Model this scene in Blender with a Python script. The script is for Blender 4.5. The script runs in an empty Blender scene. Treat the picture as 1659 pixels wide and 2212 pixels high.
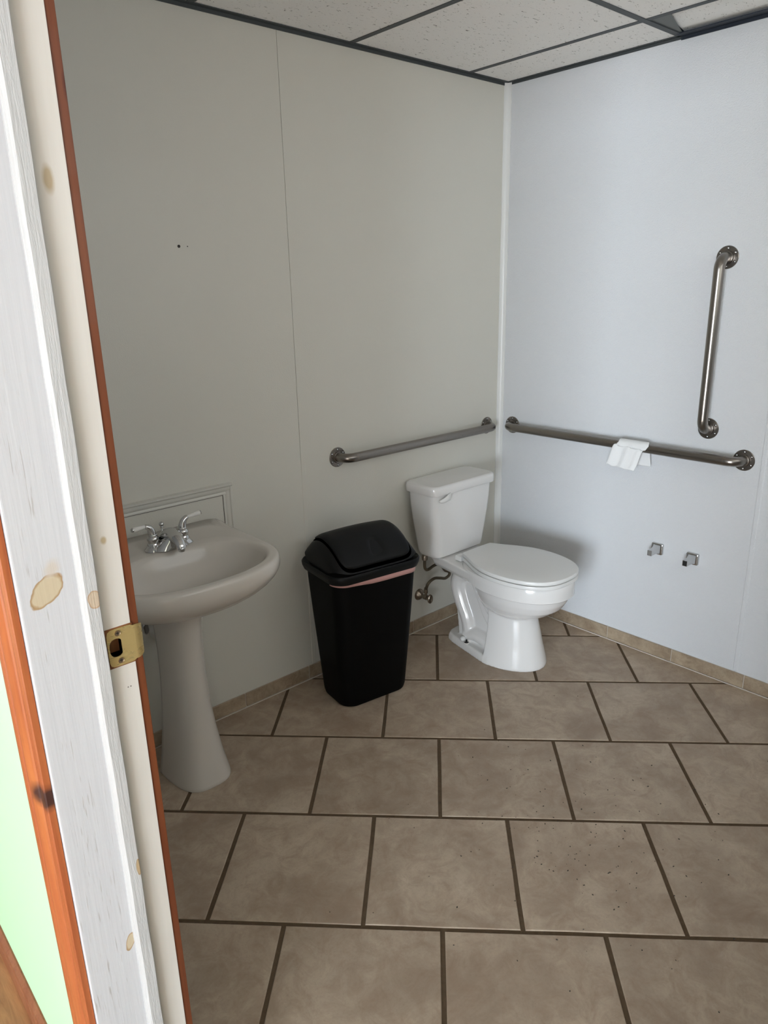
import bpy, bmesh, math, random
from mathutils import Vector, Matrix, noise
PI = math.pi
random.seed(7)
SC = bpy.context.scene
COL = SC.collection

# ------------------------------------------------------------------ camera
CAM = Vector((-2.7592, -2.2496, 1.5741)); YAW, PITCH, ROLL, FPX = .84514, -.30326, -.02317, 1569.6
fw = Vector((math.cos(PITCH)*math.cos(YAW), math.cos(PITCH)*math.sin(YAW), math.sin(PITCH)))
r0 = fw.cross(Vector((0, 0, 1))).normalized(); u0 = r0.cross(fw)
rt = r0*math.cos(ROLL)+u0*math.sin(ROLL); up = -r0*math.sin(ROLL)+u0*math.cos(ROLL)
cd = bpy.data.cameras.new('camera'); cam = bpy.data.objects.new('camera', cd); COL.objects.link(cam)
cd.sensor_fit = 'HORIZONTAL'; cd.sensor_width = 36; cd.lens = FPX/1659*36; cd.clip_start = .02
cam.matrix_world = Matrix(((rt.x, up.x, -fw.x, CAM.x), (rt.y, up.y, -fw.y, CAM.y), (rt.z, up.z, -fw.z, CAM.z), (0, 0, 0, 1)))
SC.camera = cam
# ------------------------------------------------------------------ light
w = bpy.data.worlds.new('world'); SC.world = w; w.use_nodes = True
w.node_tree.nodes['Background'].inputs[0].default_value = (.75, .87, 1, 1)
w.node_tree.nodes['Background'].inputs[1].default_value = 1.0
def area(name, loc, to, sx, sy, power, color):
    l = bpy.data.lights.new(name, 'AREA'); l.shape = 'RECTANGLE'; l.size = sx; l.size_y = sy; l.energy = power; l.color = color
    o = bpy.data.objects.new(name, l); COL.objects.link(o); o.location = loc
    o.rotation_euler = (Vector(to)-Vector(loc)).to_track_quat('-Z', 'Y').to_euler(); return o
# daylight coming in through the big glazed opening of the hallway (behind the camera)
HX = -8.0                                   # far hallway wall
WY0, WY1, WZ0, WZ1 = -5.8, -3.0, .08, 1.85  # its opening
area('hall_daylight', (HX-.06, (WY0+WY1)/2, (WZ0+WZ1)/2), (0, (WY0+WY1)/2, (WZ0+WZ1)/2), WY1-WY0, WZ1-WZ0, 650, (.785, .89, 1.0))
# added fill light for the washroom, set in an invented window opposite the sink
RX0, RX1, RZ0, RZ1 = -2.15, -.15, 1.45, 2.25
area('room_fill_light', ((RX0+RX1)/2, -2.53, (RZ0+RZ1)/2), ((RX0+RX1)/2, 0, (RZ0+RZ1)/2), RX1-RX0, RZ1-RZ0, 9.5, (1.0, .965, .90))
sl = bpy.data.lights.new('sun', 'SUN'); sl.energy = 25; sl.angle = .02; sl.color = (1, .93, .83)
so = bpy.data.objects.new('sun', sl); COL.objects.link(so); so.rotation_euler = Vector((math.cos(math.radians(14)), math.sin(math.radians(14)), -math.tan(math.radians(21.5)))).to_track_quat('-Z', 'Y').to_euler()
SC.view_settings.view_transform = 'Standard'; SC.view_settings.look = 'None'
SC.view_settings.gamma = 1; SC.view_settings.use_curve_mapping = False
SC.view_settings.exposure = 0.0

# ------------------------------------------------------------------ materials
def mat(name, color, rough=.5, metal=0, spec=.5, coat=0):
    m = bpy.data.materials.new(name); m.use_nodes = True
    b = m.node_tree.nodes['Principled BSDF']
    b.inputs['Base Color'].default_value = (*color, 1); b.inputs['Roughness'].default_value = rough
    b.inputs['Metallic'].default_value = metal; b.inputs['Specular IOR Level'].default_value = spec
    b.inputs['Coat Weight'].default_value = coat
    return m
def srgb(r, g, b):
    f = lambda c: (c/255/12.92) if c/255 < .04045 else ((c/255+.055)/1.055)**2.4
    return (f(r), f(g), f(b))
class NT:
    def __init__(s, m): s.m = m; s.t = m.node_tree; s.b = s.t.nodes['Principled BSDF']
    def n(s, ty, **kw):
        x = s.t.nodes.new(ty)
        for k, v in kw.items():
            if k in ('operation', 'blend_type', 'data_type', 'wave_type', 'bands_direction', 'feature', 'distance', 'noise_dimensions'): setattr(x, k, v)
            else: x.inputs[k.replace('_', ' ')].default_value = v
        return x
    def l(s, a, b): s.t.links.new(a, b)
    def coords(s, scale=(1, 1, 1), rnd=False, kind='Object', rot=(0, 0, 0)):
        tc = s.n('ShaderNodeTexCoord'); mp = s.n('ShaderNodeMapping'); mp.inputs['Scale'].default_value = scale; mp.inputs['Rotation'].default_value = rot
        s.l(tc.outputs[kind], mp.inputs[0])
        if rnd:
            oi = s.n('ShaderNodeObjectInfo'); v = s.n('ShaderNodeVectorMath', operation='SCALE')
            v.inputs[0].default_value = (37, 61, 23); s.l(oi.outputs['Random'], v.inputs['Scale']); s.l(v.outputs[0], mp.inputs['Location'])
        return mp.outputs[0]
    def noise(s, vec, scale, detail=4, rough=.6, dist=0):
        x = s.n('ShaderNodeTexNoise'); x.inputs['Scale'].default_value = scale; x.inputs['Detail'].default_value = detail
        x.inputs['Roughness'].default_value = rough; x.inputs['Distortion'].default_value = dist; s.l(vec, x.inputs['Vector']); return x.outputs['Fac']
    def ramp(s, fac, stops):
        r = s.n('ShaderNodeValToRGB'); e = r.color_ramp.elements
        while len(e) < len(stops): e.new(.5)
        for q, (p, c) in zip(e, stops): q.position = p; q.color = (*c, 1) if len(c) == 3 else c
        s.l(fac, r.inputs[0]); return r.outputs[0]
    def mix(s, fac, a, b, mode='MIX'):
        x = s.n('ShaderNodeMix', data_type='RGBA', blend_type=mode)
        for k, v in ((0, fac), (6, a), (7, b)):
            if isinstance(v, (int, float)): x.inputs[k].default_value = v
            elif isinstance(v, tuple): x.inputs[k].default_value = (*v, 1)
            else: s.l(v, x.inputs[k])
        return x.outputs[2]
    def bump(s, h, strength=.3, dist=.001):
        x = s.n('ShaderNodeBump'); x.inputs['Strength'].default_value = strength; x.inputs['Distance'].default_value = dist
        s.l(h, x.inputs['Height']); s.l(x.outputs[0], s.b.inputs['Normal'])
    def base(s, c): s.l(c, s.b.inputs['Base Color'])
    def rough(s, c): s.l(c, s.b.inputs['Roughness'])

def m_wall(name, c, peel=.35):
    m = mat(name, c, .42); n = NT(m); v = n.coords()
    f = n.noise(v, 1.3, 3); n.base(n.mix(f, tuple(x*.965 for x in c), tuple(min(1, x*1.03) for x in c)))
    a = n.noise(v, 230, 3, .6); n.bump(a, peel, .003); return m
WALL_L = m_wall('wallboard_bounce_tint', (.65, .632, .565), .2)  # same paint as the right wall, warmed and dulled to carry bounced light
WALL_R = m_wall('pebbled_wallboard', (.70, .71, .722), .8)
TRIMW = m_wall('white_trim', (.66, .645, .59), .1)
HALLG = m_wall('mint_paint', (.51, .80, .53), .1)
HALLC = m_wall('hall_ceiling_white', (.75, .75, .72), .1)
def m_ctile():
    m = mat('mineral_fibre', (.62, .6, .56), .95, spec=.1); n = NT(m); v = n.coords()
    big = n.noise(v, 3, 2); fine = n.noise(v, 260, 3, .7)
    vs = n.coords((55, 130, 60)); fis = n.noise(vs, 1.0, 2, .5, 1.2)
    hole = n.ramp(fis, [(.29, (0, 0, 0)), (.345, (1, 1, 1))])
    c = n.mix(big, (.89, .875, .84), (.92, .905, .87)); c = n.mix(hole, (.25, .23, .20), c)
    c = n.mix(n.ramp(fine, [(.35, (.80, .80, .80)), (.6, (1, 1, 1))]), (.80, .785, .75), c)
    n.base(c); mx = n.mix(.5, hole, fine); n.bump(mx, .6, .002); return m
CTILE = m_ctile()
GRID = mat('dark_grid_metal', srgb(72, 76, 77), .55, .2)
PLENUM = mat('plenum_dark', srgb(60, 64, 66), .9)
def m_tile(name, a, b, c2, sc=1.0):
    m = mat(name, a, .5); n = NT(m); v = n.coords(rnd=True)
    f1 = n.noise(v, 4.5*sc, 6, .62, .6); f2 = n.noise(v, 14*sc, 8, .7, 1.0); f3 = n.noise(v, 140, 3, .7)
    col = n.mix(n.ramp(f1, [(.34, (0, 0, 0)), (.66, (1, 1, 1))]), a, b)
    col = n.mix(n.ramp(f2, [(.42, (0, 0, 0)), (.75, (.75, .75, .75))]), col, c2)
    col = n.mix(n.ramp(f3, [(.25, (.75, .75, .75)), (.5, (1, 1, 1))]), tuple(x*.7 for x in a), col)
    oi = n.n('ShaderNodeObjectInfo'); col = n.mix(n.ramp(oi.outputs['Random'], [(0, (.9, .9, .9)), (1, (1.0, 1.0, 1.0))]), (0, 0, 0), col)
    n.base(col); n.rough(n.ramp(f1, [(0, (.42,)*3), (1, (.58,)*3)])); n.bump(n.mix(.5, f2, f3), .25, .0012); return m
TILE = m_tile('ceramic_floor_tile', srgb(162, 143, 124), srgb(196, 179, 158), srgb(150, 126, 105))
BTILE = m_tile('ceramic_base_tile', srgb(136, 116, 95), srgb(172, 154, 130), srgb(190, 170, 144), 2.2)
def m_grout():
    m = mat('brown_grout', srgb(92, 76, 60), .95, spec=.1); n = NT(m); v = n.coords(); f = n.noise(v, 60, 5, .7)
    n.base(n.mix(f, srgb(74, 61, 48), srgb(112, 95, 76))); n.bump(f, .7, .002); return m
GROUT = m_grout(); CAULK = mat('white_caulk', srgb(205, 196, 184), .6)
def m_pine(name, lo, mid, hi, knots):
    m = mat(name, mid, .45, coat=.06, spec=.35); n = NT(m)
    v = n.coords((26, 26, .9)); f = n.noise(v, 1.6, 5, .6, .8)
    col = n.mix(n.ramp(f, [(.3, (0, 0, 0)), (.7, (1, 1, 1))]), mid, hi)
    v2 = n.coords((160, 160, 5)); g = n.noise(v2, 1, 4, .7); col = n.mix(n.ramp(g, [(.5, (0, 0, 0)), (.8, (.55,)*3)]), col, lo)
    tc = n.n('ShaderNodeTexCoord')
    for (p, rad, c) in knots:
        col = stain(n, tc, col, p, rad, c, .55)
    n.base(col); n.bump(g, .15, .0006); return m
def stain(n, tc, col, p, rad, c, soft=.2, rot=0.0, ring=None):
    mp = n.n('ShaderNodeMapping'); mp.vector_type = 'TEXTURE'; mp.inputs['Location'].default_value = p; mp.inputs['Rotation'].default_value = (0, rot, 0); mp.inputs['Scale'].default_value = rad
    n.l(tc.outputs['Object'], mp.inputs[0]); ln = n.n('ShaderNodeVectorMath', operation='LENGTH'); n.l(mp.outputs[0], ln.inputs[0])
    nz = n.noise(tc.outputs['Object'], 38, 2); ad = n.n('ShaderNodeMath', operation='MULTIPLY_ADD'); n.l(nz, ad.inputs[0]); ad.inputs[1].default_value = .8; n.l(ln.outputs['Value'], ad.inputs[2])
    sb = n.n('ShaderNodeMath', operation='MULTIPLY'); n.l(ad.outputs[0], sb.inputs[0]); sb.inputs[1].default_value = .5
    q = (1+.40)*.5
    f = n.ramp(sb.outputs[0], [(max(0, q-soft*.5), (1, 1, 1)), (q, (0, 0, 0))]); col = n.mix(f, col, c)
    if ring:
        g = n.ramp(sb.outputs[0], [(q-.11, (0, 0, 0)), (q-.035, (1, 1, 1)), (q+.005, (0, 0, 0))]); col = n.mix(g, col, ring)
    return col
PINE_H = m_pine('orange_stained_pine', srgb(108, 48, 24), srgb(148, 74, 44), srgb(172, 102, 56), [((-2.556, -1.295, .905), (.05, .034, .024), srgb(64, 38, 32))])
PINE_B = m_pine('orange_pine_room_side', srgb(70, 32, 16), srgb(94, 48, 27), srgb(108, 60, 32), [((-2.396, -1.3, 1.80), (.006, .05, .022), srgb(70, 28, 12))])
PINE_S = m_pine('stained_baseboard_pine', srgb(88, 44, 26), srgb(128, 74, 48), srgb(146, 94, 64), [])
def m_jamb():
    m = mat('white_painted_pine', (.80, .81, .83), .45); n = NT(m); tc = n.n('ShaderNodeTexCoord')
    v = n.coords((60, 60, 1.6)); f = n.noise(v, 2, 5, .65); col = n.mix(f, (.44, .445, .46), (.54, .54, .55))
    v2 = n.coords((420, 420, 20)); s2 = n.noise(v2, 1, 2, .5); msk = n.ramp(n.noise(n.coords((26, 26, .8)), 1.0, 2), [(.55, (0, 0, 0)), (.60, (1, 1, 1))])
    gr = n.ramp(s2, [(.63, (0, 0, 0)), (.71, (.6,)*3)]); sc = n.mix(1.0, gr, msk, 'MULTIPLY'); col = n.mix(sc, col, (.27, .245, .215))
    tan, rg = srgb(182, 168, 142), srgb(150, 120, 82)
    for p, rad, rot, k in (((-2.511, -1.31, 1.206), (.016, .06, .027), .75, 1), ((-2.5, -1.31, 1.235), (.012, .06, .016), .6, 0), ((-2.458, -1.32, 1.18), (.0075, .06, .014), .2, 1), ((-2.478, -1.31, .60), (.008, .06, .016), .3, 1), ((-2.448, -1.32, .72), (.005, .06, .012), 0, 1)):
        col = stain(n, tc, col, p, rad, tan if k else srgb(186, 178, 168), .12 if k else .6, rot, rg if k else None)
    n.base(col); n.bump(n.mix(.5, f, n.noise(n.coords((140, 140, 7)), 1, 4)), .45, .0014); return m
JAMB = m_jamb()
def m_stop():
    m = mat('rough_white_paint', (.8, .8, .8), .5); n = NT(m); tc = n.n('ShaderNodeTexCoord'); v = n.coords((120, 120, 9)); f = n.noise(v, 1.2, 5, .7, 1.5)
    col = n.mix(f, (.39, .39, .385), (.49, .49, .48))
    col = stain(n, tc, col, (-2.456, -1.32, 1.18), (.009, .06, .013), srgb(180, 162, 140), .12, 0, srgb(160, 130, 98))
    col = stain(n, tc, col, (-2.452, -1.32, .735), (.004, .06, .014), srgb(170, 148, 115), .12, 0, srgb(145, 115, 78))
    n.base(col); n.bump(f, .7, .0018); return m
STOPM = m_stop()
def m_cream():
    m = mat('cream_white_paint', (.72, .69, .62), .4); n = NT(m); tc = n.n('ShaderNodeTexCoord'); v = n.coords((40, 40, 3)); f = n.noise(v, 1.5, 4)
    col = n.mix(f, (.48, .45, .40), (.58, .555, .51))
    for p, rad in (((-2.433, -1.31, 1.70), (.008, .06, .022)), ((-2.43, -1.31, 1.255), (.005, .06, .007)), ((-2.425, -1.31, 1.03), (.0012, .06, .0014)), ((-2.421, -1.31, 1.03), (.0012, .06, .0014))):
        col = stain(n, tc, col, p, rad, srgb(162, 146, 118) if rad[0] > .002 else (.08, .06, .05), .5)
    n.base(col); n.bump(f, .2, .001); return m
CREAM = m_cream()
CHINA = mat('white_vitreous_china', (.78, .765, .745), .10, coat=.5)
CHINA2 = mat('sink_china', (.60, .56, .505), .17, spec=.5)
SEATM = mat('white_seat_plastic', (.76, .755, .735), .28)
PORC = mat('white_lever_porcelain', (.80, .78, .74), .2)
def m_steel(name, c, r, axis=(1, 1, 1)):
    m = mat(name, c, r, 1); n = NT(m); f = n.noise(n.coords(axis), 1, 3, .6); n.rough(n.ramp(f, [(.2, (r*.9,)*3), (.8, (r*1.12,)*3)])); n.bump(f, .02, .0002); return m
STEEL = m_steel('brushed_steel', srgb(138, 132, 126), .29, (40, 900, 900))
CHROME = mat('chrome', srgb(200, 200, 200), .08, 1)
DULLM = mat('aged_metal', srgb(150, 138, 125), .3, 1)
BRAID = mat('braided_hose', srgb(116, 106, 90), .45, .8)
def m_brass():
    m = mat('polished_brass', srgb(214, 188, 122), .3, .65); n = NT(m); f = n.noise(n.coords((30, 30, 150)), 1.0, 3, .6, .6)
    n.base(n.mix(n.ramp(f, [(.62, (0, 0, 0)), (.75, (.35,)*3)]), srgb(200, 176, 118), srgb(150, 126, 84))); n.rough(n.ramp(f, [(.3, (.2,)*3), (.7, (.42,)*3)])); return m
BRASS = m_brass()
RAWW = m_pine('bare_wood_pocket', srgb(60, 30, 14), srgb(96, 56, 30), srgb(130, 84, 50), [])
SCREW = mat('worn_screw', srgb(150, 130, 105), .4, .9); DARK = mat('dark_recess', (.01, .009, .008), .8)
BLACK = mat('black_plastic', (.0045, .0050, .0054), .5, spec=.22)
BLACKB = mat('black_textured_plastic', (.0015, .0015, .0015), .6, spec=.12)
LINER = mat('pink_film', srgb(205, 158, 152), .45)
def m_towel():
    m = mat('white_terry', (.84, .84, .83), .95, spec=.1); n = NT(m); f = n.noise(n.coords(), 420, 3, .7); n.bump(f, .6, .002); return m
TOWEL = m_towel()
def m_plank():
    m = mat('brown_wood_floor', srgb(150, 96, 56), .35); n = NT(m); v = n.coords((22, 1.4, 1), rnd=True); f = n.noise(v, 2.2, 6, .65, 1.2)
    n.base(n.mix(n.ramp(f, [(.3, (0, 0, 0)), (.7, (1, 1, 1))]), srgb(140, 92, 58), srgb(190, 138, 94))); n.bump(f, .1, .0008); return m
PLANK = m_plank()

# ------------------------------------------------------------------ helpers
def link(name, me, m, parent=None, smooth=False, loc=None):
    if m is not None and len(me.materials) == 0: me.materials.append(m)
    o = bpy.data.objects.new(name, me); COL.objects.link(o)
    if parent: o.parent = parent
    if loc: o.location = loc
    if smooth:
        me.polygons.foreach_set('use_smooth', [True]*len(me.polygons))
        if smooth is not True: sharp(me, smooth)
    return o
def sharp(me, ang):
    bm = bmesh.new(); bm.from_mesh(me)
    for e in bm.edges:
        if len(e.link_faces) == 2 and e.calc_face_angle(0) > ang: e.smooth = False
    bm.to_mesh(me); bm.free()
def tag(o, label=None, cat=None, group=None, kind=None):
    for k, v in (('label', label), ('category', cat), ('group', group), ('kind', kind)):
        if v: o[k] = v
    return o
def empty(name, loc, rot=(0, 0, 0), **kw):
    o = bpy.data.objects.new(name, None); COL.objects.link(o); o.location = loc; o.rotation_euler = rot; o.empty_display_size = .05
    return tag(o, **kw)
class M:
    """collects verts and faces; build() links them as one mesh object"""
    def __init__(s): s.v = []; s.f = []
    def add(s, v, f):
        k = len(s.v); s.v += [tuple(p) for p in v]; s.f += [tuple(i+k for i in q) for q in f]; return s
    def box(s, x0, x1, y0, y1, z0, z1):
        x0, x1 = sorted((x0, x1)); y0, y1 = sorted((y0, y1)); z0, z1 = sorted((z0, z1))
        return s.add([(x0, y0, z0), (x1, y0, z0), (x1, y1, z0), (x0, y1, z0), (x0, y0, z1), (x1, y0, z1), (x1, y1, z1), (x0, y1, z1)],
                     [(0, 3, 2, 1), (4, 5, 6, 7), (0, 1, 5, 4), (1, 2, 6, 5), (2, 3, 7, 6), (3, 0, 4, 7)])
    def loft(s, rings, cap0=True, cap1=True, closed=True):
        n = len(rings[0]); v = [p for r in rings for p in r]; f = []
        for i in range(len(rings)-1):
            for j in range(n if closed else n-1):
                a, b = i*n+j, i*n+(j+1) % n; f.append((a, b, b+n, a+n))
        if cap0: f.append(tuple(range(n-1, -1, -1)))
        if cap1: f.append(tuple((len(rings)-1)*n+j for j in range(n)))
        return s.add(v, f)
    def tube(s, pts, rad, n=16, sq=None):
        pts = [Vector(p) for p in pts]; rings = []; prev = None
        for i, p in enumerate(pts):
            t = (pts[min(i+1, len(pts)-1)]-pts[max(i-1, 0)]).normalized()
            if prev is None:
                a = Vector((0, 0, 1)) if abs(t.z) < .9 else Vector((1, 0, 0)); nrm = (a-t*a.dot(t)).normalized()
            else: nrm = (prev-t*prev.dot(t)).normalized()
            prev = nrm; bi = t.cross(nrm); r = rad(i/(len(pts)-1)) if callable(rad) else rad
            rings.append([p+nrm*math.cos(2*PI*j/n)*r+bi*math.sin(2*PI*j/n)*r for j in range(n)])
        return s.loft(rings)
    def lathe(s, prof, n=24, c=(0, 0, 0), axis='z', caps=True):
        c = Vector(c); rings = []
        for r, h in prof:
            ring = []
            for j in range(n):
                a = 2*PI*j/n; x, y = r*math.cos(a), r*math.sin(a)
                ring.append(c+Vector({'z': (x, y, h), 'y': (x, -h, y), 'x': (h, x, y)}[axis]))   # 'y' runs out from the wall (-y)
            rings.append(ring)
        return s.loft(rings, caps, caps)
    def sphere(s, c, r, n=14, k=8, sc=(1, 1, 1)):
        return s.add(*sph(c, r, n, k, sc))
    def build(s, name, m, parent=None, smooth=False, bevel=0, seg=2, loc=None):
        me = bpy.data.meshes.new(name); me.from_pydata(s.v, [], s.f); me.validate()
        bm = bmesh.new(); bm.from_mesh(me)
        if len(bm.faces) > 0: bmesh.ops.recalc_face_normals(bm, faces=bm.faces)
        if bevel: bmesh.ops.bevel(bm, geom=[e for e in bm.edges if len(e.link_faces) == 2 and e.calc_face_angle(0) > .5], offset=bevel, segments=seg, affect='EDGES', clamp_overlap=True, profile=.6)
        bm.to_mesh(me); bm.free()
        return link(name, me, m, parent, smooth, loc)
def sph(c, r, n, k, sc):
    v = []; f = []
    v.append((c[0], c[1], c[2]-r*sc[2]))
    for i in range(1, k):
        t = PI*i/k
        for j in range(n):
            a = 2*PI*j/n; v.append((c[0]+r*sc[0]*math.sin(t)*math.cos(a), c[1]+r*sc[1]*math.sin(t)*math.sin(a), c[2]-r*sc[2]*math.cos(t)))
    v.append((c[0], c[1], c[2]+r*sc[2])); last = len(v)-1
    for j in range(n):
        f.append((0, 1+(j+1) % n, 1+j))
        for i in range(k-2):
            a = 1+i*n+j; b = 1+i*n+(j+1) % n; f.append((a, b, b+n, a+n))
        f.append((1+(k-2)*n+j, 1+(k-2)*n+(j+1) % n, last))
    return v, f
def spline(pts, n=8):
    P = [Vector(p) for p in pts]; P = [P[0]*2-P[1]]+P+[P[-1]*2-P[-2]]; out = []
    for i in range(1, len(P)-2):
        for k in range(n):
            t = k/n; a, b, c, d = P[i-1:i+3]
            out.append(.5*((2*b)+(-a+c)*t+(2*a-5*b+4*c-d)*t*t+(-a+3*b-3*c+d)*t**3))
    out.append(P[-2]); return out
def rrect(hx, y0, y1, z, r, n=6, hx2=None):
    """rounded rectangle ring, x in [-hx,hx], y in [y0,y1]"""
    out = []; cy = (y0+y1)/2; hy = abs(y1-y0)/2; r = min(r, hx*.99, hy*.99)
    for sx, sy, a0 in ((1, 1, 0), (-1, 1, PI/2), (-1, -1, PI), (1, -1, 1.5*PI)):
        for k in range(n+1):
            a = a0+PI/2*k/n; out.append((sx*(hx-r)+r*math.cos(a), cy+sy*(hy-r)+r*math.sin(a), z))
    return out
def clip(poly, a, b, c):     # keep a*x+b*y<=c
    out = []
    for i in range(len(poly)):
        p, q = poly[i], poly[(i+1) % len(poly)]; dp = a*p[0]+b*p[1]-c; dq = a*q[0]+b*q[1]-c
        if dp <= 0: out.append(p)
        if dp*dq < 0: t = dp/(dp-dq); out.append((p[0]+(q[0]-p[0])*t, p[1]+(q[1]-p[1])*t))
    return out

# ------------------------------------------------------------------ room shell
CH = 2.385                     # ceiling height
XW, YB = -2.4095, -2.48        # inner face of door wall; back wall
JY, JY2 = -1.310, -2.225       # door opening
HF = -2.547                    # hall face of the door wall
S, ANG, OX, OY = .40868, -.79296, -.39407, -.24447
E_ = (math.cos(ANG), math.sin(ANG)); N_ = (math.sin(ANG), -math.cos(ANG))

floor = M().box(XW-.14, .0, YB, .0, -.08, -.0028).build('floor', GROUT)
tag(floor, 'beige stone-look tile floor laid diagonally with brown grout', 'floor', kind='structure')
def put_tile(poly, name, m, parent, z1=0.0, th=.008, bev=.0018, jit=.0006):
    if len(poly) < 3: return
    ar = abs(sum(poly[i][0]*poly[(i+1) % len(poly)][1]-poly[(i+1) % len(poly)][0]*poly[i][1] for i in range(len(poly)))/2)
    if ar < .0006: return
    cx = sum(p[0] for p in poly)/len(poly); cy = sum(p[1] for p in poly)/len(poly); ring = []
    for i in range(len(poly)):
        p, q = poly[i], poly[(i+1) % len(poly)]; L = math.dist(p, q)
        if L < 1e-4: continue
        k = 4 if L > .15 else 1
        for t in range(k): ring.append((p[0]+(q[0]-p[0])*t/k-cx+random.uniform(-jit, jit), p[1]+(q[1]-p[1])*t/k-cy+random.uniform(-jit, jit)))
    def sh(d): return [(x*(1-d/max(.02, math.hypot(x, y))), y*(1-d/max(.02, math.hypot(x, y)))) for x, y in ring]
    R = [[(x, y, -th) for x, y in ring], [(x, y, -bev*.9) for x, y in ring], [(x, y, -bev*.3) for x, y in sh(bev*.5)], [(x, y, 0) for x, y in sh(bev*1.5)]]
    M().loft(R, False, True).build(name, m, parent, loc=(cx, cy, z1+random.uniform(-.0003, .0003)))
G = .0060
for v in range(-3, 14):
    off = .5 if v % 2 == 0 else 0
    for u in range(-9, 10):
        a0, a1 = (u+off)*S+G, (u+1+off)*S-G; b0, b1 = v*S+G, (v+1)*S-G
        P = [(OX+a*E_[0]+b*N_[0], OY+a*E_[1]+b*N_[1]) for a, b in ((a0, b0), (a1, b0), (a1, b1), (a0, b1))]
        for c in ((1, 0, -.011), (-1, 0, -XW-.004), (0, 1, -.011), (0, -1, -YB-.004)): P = clip(P, *c) if P else P
        put_tile(P, 'tile', TILE, floor)
# door sill tiles/threshold
M().box(HF, XW-.004, JY2+.02, JY-.001, -.0028, .004).build('threshold', mat('marble_threshold', srgb(190, 180, 165), .4), floor, bevel=.0015)

def base_run(name, label, a0, a1, joints, left):
    g = M()
    B = (lambda s0, s1, t0, t1, z0, z1, mm: mm.box(s0, s1, -t1, -t0, z0, z1)) if left else (lambda s0, s1, t0, t1, z0, z1, mm: mm.box(-t1, -t0, s0, s1, z0, z1))
    B(a0, a1, 0, .0065, 0, .0597, g); o = g.build(name, CAULK); tag(o, label, 'baseboard', kind='structure')
    js = sorted([a0-.002]+joints+[a1+.002])
    for p, q in zip(js, js[1:]):
        if q-p > .02: B(p+.0017, q-.0017, .004, .0105, .0045, .0605+random.uniform(-.0008, .0008), M_ := M()); M_.build('base_tile', BTILE, o, bevel=.0016, seg=1)
    c = M(); B(a0, a1, .006, .0125, -.001, .0035, c); c.build('caulk_line', CAULK, o)
base_run('baseboard_left', 'low beige tile baseboard running behind the sink and bin', XW, -.011, [-.295, -.60, -.905, -1.209, -1.517, -1.82, -2.125], True)
base_run('baseboard_right', 'low beige tile baseboard under the wall with two grab bars', YB, 0, [-.068, -.37, -.671, -.978, -1.281, -1.588, -1.892, -2.196], False)

wl = M().box(HF, 0.1, .006, .12, -.08, 2.7).build('wall_left', GROUT); tag(wl, 'dull white panelled wall behind the sink and toilet tank', 'wall', kind='structure')
wr = M().box(.006, .12, YB-.1, .12, -.08, 2.7).build('wall_right', GROUT); tag(wr, 'bright pebbled white wall with two grab bars and a towel', 'wall', kind='structure')
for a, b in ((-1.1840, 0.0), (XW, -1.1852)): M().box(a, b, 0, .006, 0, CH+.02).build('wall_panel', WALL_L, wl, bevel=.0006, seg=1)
for a, b in ((-1.2375, 0.006), (YB, -1.2405)): M().box(0, .006, a, b, 0, CH+.02).build('wall_panel', WALL_R, wr, bevel=.0012, seg=1)
# narrow seam battens and the corner moulding
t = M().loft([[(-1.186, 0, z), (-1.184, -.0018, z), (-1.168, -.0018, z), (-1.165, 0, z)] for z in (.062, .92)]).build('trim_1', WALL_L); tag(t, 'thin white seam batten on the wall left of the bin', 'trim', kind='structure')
t = M().loft([[(0, -1.232, z), (-.0015, -1.235, z), (-.0015, -1.248, z), (0, -1.252, z)] for z in (.062, CH)]).build('trim_2', WALL_R); tag(t, 'thin white seam batten right of the grab bars', 'trim', kind='structure')
prof = [(0, 0), (-.021, 0), (-.021, -.003), (-.012, -.006), (-.006, -.012), (-.003, -.026), (0, -.026)]
t = M().loft([[(x, y, z) for x, y in prof] for z in (.062, CH)]).build('trim_3', mat('gloss_white_trim', (.76, .76, .74), .3), smooth=.6); tag(t, 'white inside corner moulding between the two walls', 'trim', kind='structure')

# back wall and door wall (opening kept), both sides of the room that the photo looks past
o = M().box(XW-.13, RX0, YB-.1, YB, -.08, 2.7).box(RX1, .1, YB-.1, YB, -.08, 2.7).box(RX0, RX1, YB-.1, YB, -.08, RZ0).box(RX0, RX1, YB-.1, YB, RZ1, 2.7).build('wall_back', WALL_R)
wb = empty('fill_window', (0, 0, 0), label='added unseen window for fill light in the wall opposite the sink', cat='window', kind='structure')  # invented opening that houses the added fill light
wm = M()
for a, b, c, d in ((RX0, RX1, RZ0, RZ0+.035), (RX0, RX1, RZ1-.035, RZ1), (RX0, RX0+.035, RZ0, RZ1), (RX1-.035, RX1, RZ0, RZ1), (RX0, RX1, (RZ0+RZ1)/2-.02, (RZ0+RZ1)/2+.02)): wm.box(a, b, YB-.04, YB+.01, c, d)
wm.build('window_frame', TRIMW, wb); tag(o, 'white room wall opposite the sink', 'wall', kind='structure')
XI = XW+.0005
DH = 2.06
def door_wall(name, x0, x1, m, label, ylo, yhi, ztop):
    o = M().box(x0, x1, JY+.0195, yhi, -.08, ztop).box(x0, x1, ylo, JY2-.0195, -.08, ztop).box(x0, x1, JY2-.0195, JY+.0195, DH+.0195, ztop).build(name, m)
    tag(o, label, 'wall', kind='structure'); return o
door_wall('wall_front', -2.478, XW, WALL_R, 'white room side of the wall holding the doorway', YB, .006, 2.7)
wh = door_wall('wall_hall', HF, -2.478, HALLG, 'mint green hallway wall left of the doorway', -6.0, .9, 2.6)

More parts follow.
